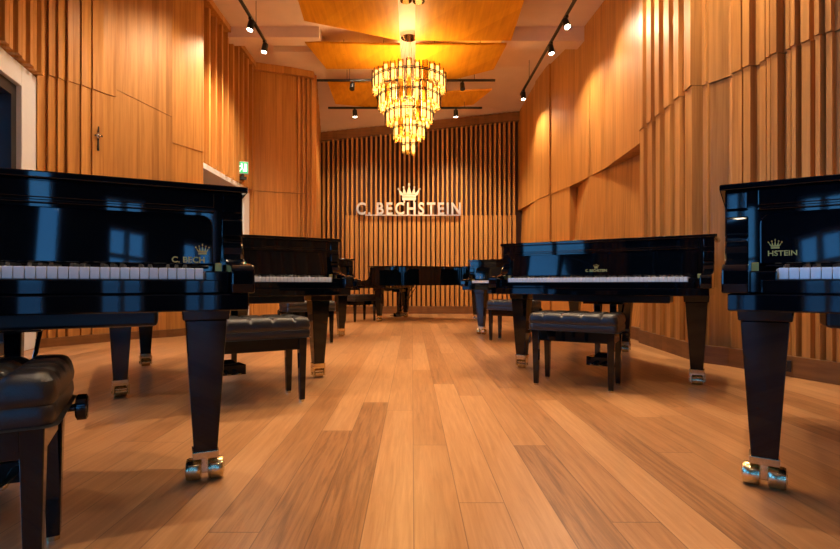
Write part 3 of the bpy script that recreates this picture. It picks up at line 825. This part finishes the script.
# exit sign over the doorway
ex = thing('exit_sign', 'small green emergency exit sign over the left doorway', 'exit sign', (-3.04, 9.0, 2.58), math.radians(20))
MB().box(-.09, .09, -.02, .02, .10, .32).build('housing', M['white'], ex, bevel=.004)
MB().box(-.08, .08, -.0235, -.0205, .11, .31).build('panel', M['green'], ex)
mb = MB(); mb.prism_y([(.02, .14), (.06, .14), (.06, .28), (.02, .28)], -.026, -.024); mb.lathe((-.025, -.025, .275), [(.001, -.014), (.011, -.008), (.014, 0), (.011, .008), (.001, .014)], n=10)
mb.prism_y([(-.04, .255), (-.01, .262), (-.005, .20), (-.03, .195)], -.026, -.024); mb.prism_y([(-.03, .20), (-.015, .20), (-.05, .135), (-.065, .14)], -.026, -.024)
mb.prism_y([(-.02, .20), (-.005, .20), (.015, .165), (.005, .135), (-.005, .14), (.0, .165)], -.026, -.024); mb.prism_y([(-.04, .25), (-.03, .235), (-.07, .215), (-.075, .225)], -.026, -.024)
mb.build('running_figure', M['signwhite'], ex)
MB().box(-.02, .02, .0, .02, .03, .10).box(-.06, .06, -.03, .03, .0, .045).build('bracket', M['blackmetal'], ex)
# wall hook on the flat left panel
pt = Vector(lerp(W0, W1, .76)); nn = (Vector(W1) - Vector(W0)).normalized(); ang = math.atan2(nn.y, nn.x)
hk = thing('wall_hook', 'small black wall fitting with a silver collar on the left panelling', 'wall fitting', (pt.x + nn.y * .045, pt.y - nn.x * .045, 2.32), ang)
MB().cyl((0, 0, -.02), (0, 0, .13), .013, .009).cyl((0, 0, .19), (.004, 0, .27), .013, .007).cyl((0, .0, .16), (0, .045, .16), .010).build('rod', M['blackmetal'], hk, smooth=True)
MB().lathe((0, 0, .16), [(.012, -.035), (.026, -.022), (.03, 0), (.026, .022), (.012, .035)], n=14).build('collar', M['chrome'], hk, smooth=True)
MB().box(.0, .045, -.008, .008, .15, .172).box(-.04, 0, -.008, .008, .15, .165).build('lever', M['blackmetal'], hk)
# sockets in the right skirting
a, b = Vector(R[6]), Vector(R[7]); dd = (b - a).normalized(); n = Vector((dd.y, -dd.x)); pt = a + dd * .46 + n * .118
so = thing('wall_socket', 'dark double power socket set in the right skirting board', 'socket', (pt.x, pt.y, .04), math.atan2(dd.y, dd.x))
MB().box(-.085, .085, -.012, .0, 0, .085).build('plate', M['socket'], so, bevel=.003)
for s in (-1, 1): MB().cyl((s * .04, -.012, .042), (s * .04, -.018, .042), .030, n=20).build('outlet', M['blackmetal'], so)

# ------------------------------------------------------------------ daylight and world
w = bpy.data.worlds.new('sky'); scene.world = w; w.use_nodes = True
nt = w.node_tree; bg = nt.nodes['Background']
tc = N(nt, 'ShaderNodeTexCoord'); sp = N(nt, 'ShaderNodeSeparateXYZ'); nt.links.new(tc.outputs['Generated'], sp.inputs[0])
c = ramp(nt, sp.outputs[2], [(0.0, (.03, .10, .22)), (.03, (.08, .32, .64)), (.6, (.06, .26, .62))])
nt.links.new(c, bg.inputs[0]); bg.inputs[1].default_value = 9.0
def portal(x, y, z_, sx, sy, rot):
    l = bpy.data.lights.new('daylight_portal', 'AREA'); l.shape = 'RECTANGLE'; l.size = sx; l.size_y = sy; l.cycles.is_portal = True
    o = bpy.data.objects.new('daylight_portal', l); COL.objects.link(o); o.location = (x, y, z_); o.rotation_euler = rot
for y0, y1 in ((-3.2, -1.5), (-.7, 1.0), (1.5, 3.2)):
    portal(-3.85, (y0 + y1) / 2, 2.32, 3.9, y1 - y0, (0, -PI / 2, 0))
for xm, za, zb, ww in portals: portal(xm, B0 - .25, (za + zb) / 2, ww, zb - za, (PI / 2, 0, 0))
pc = (Vector(W0) + Vector(W4)) / 2 - wn * .35
q = Vector((wn.x, wn.y, 0)).to_track_quat('-Z', 'Z')
portal(pc.x, pc.y, 1.45, 1.9, 2.7, q.to_euler())

# ------------------------------------------------------------------ camera
cam = bpy.data.cameras.new('camera'); co = bpy.data.objects.new('camera', cam); COL.objects.link(co)
co.location = (0, 0, .70); co.rotation_euler = (PI / 2, 0, 0)
cam.sensor_width = 36; cam.lens = 500 / 840 * 36
cam.shift_x = (420 - 412) / 840; cam.shift_y = (284 - 274.5) / 840
cam.clip_start = .05
scene.camera = co
scene.view_settings.view_transform = 'Standard'; scene.view_settings.look = 'None'
scene.view_settings.gamma = 1; scene.view_settings.exposure = 0.06; scene.view_settings.use_curve_mapping = False
scene.cycles.use_denoising = True
scene.cycles.max_bounces = 8; scene.cycles.transparent_max_bounces = 24
scene.cycles.sample_clamp_indirect = 6
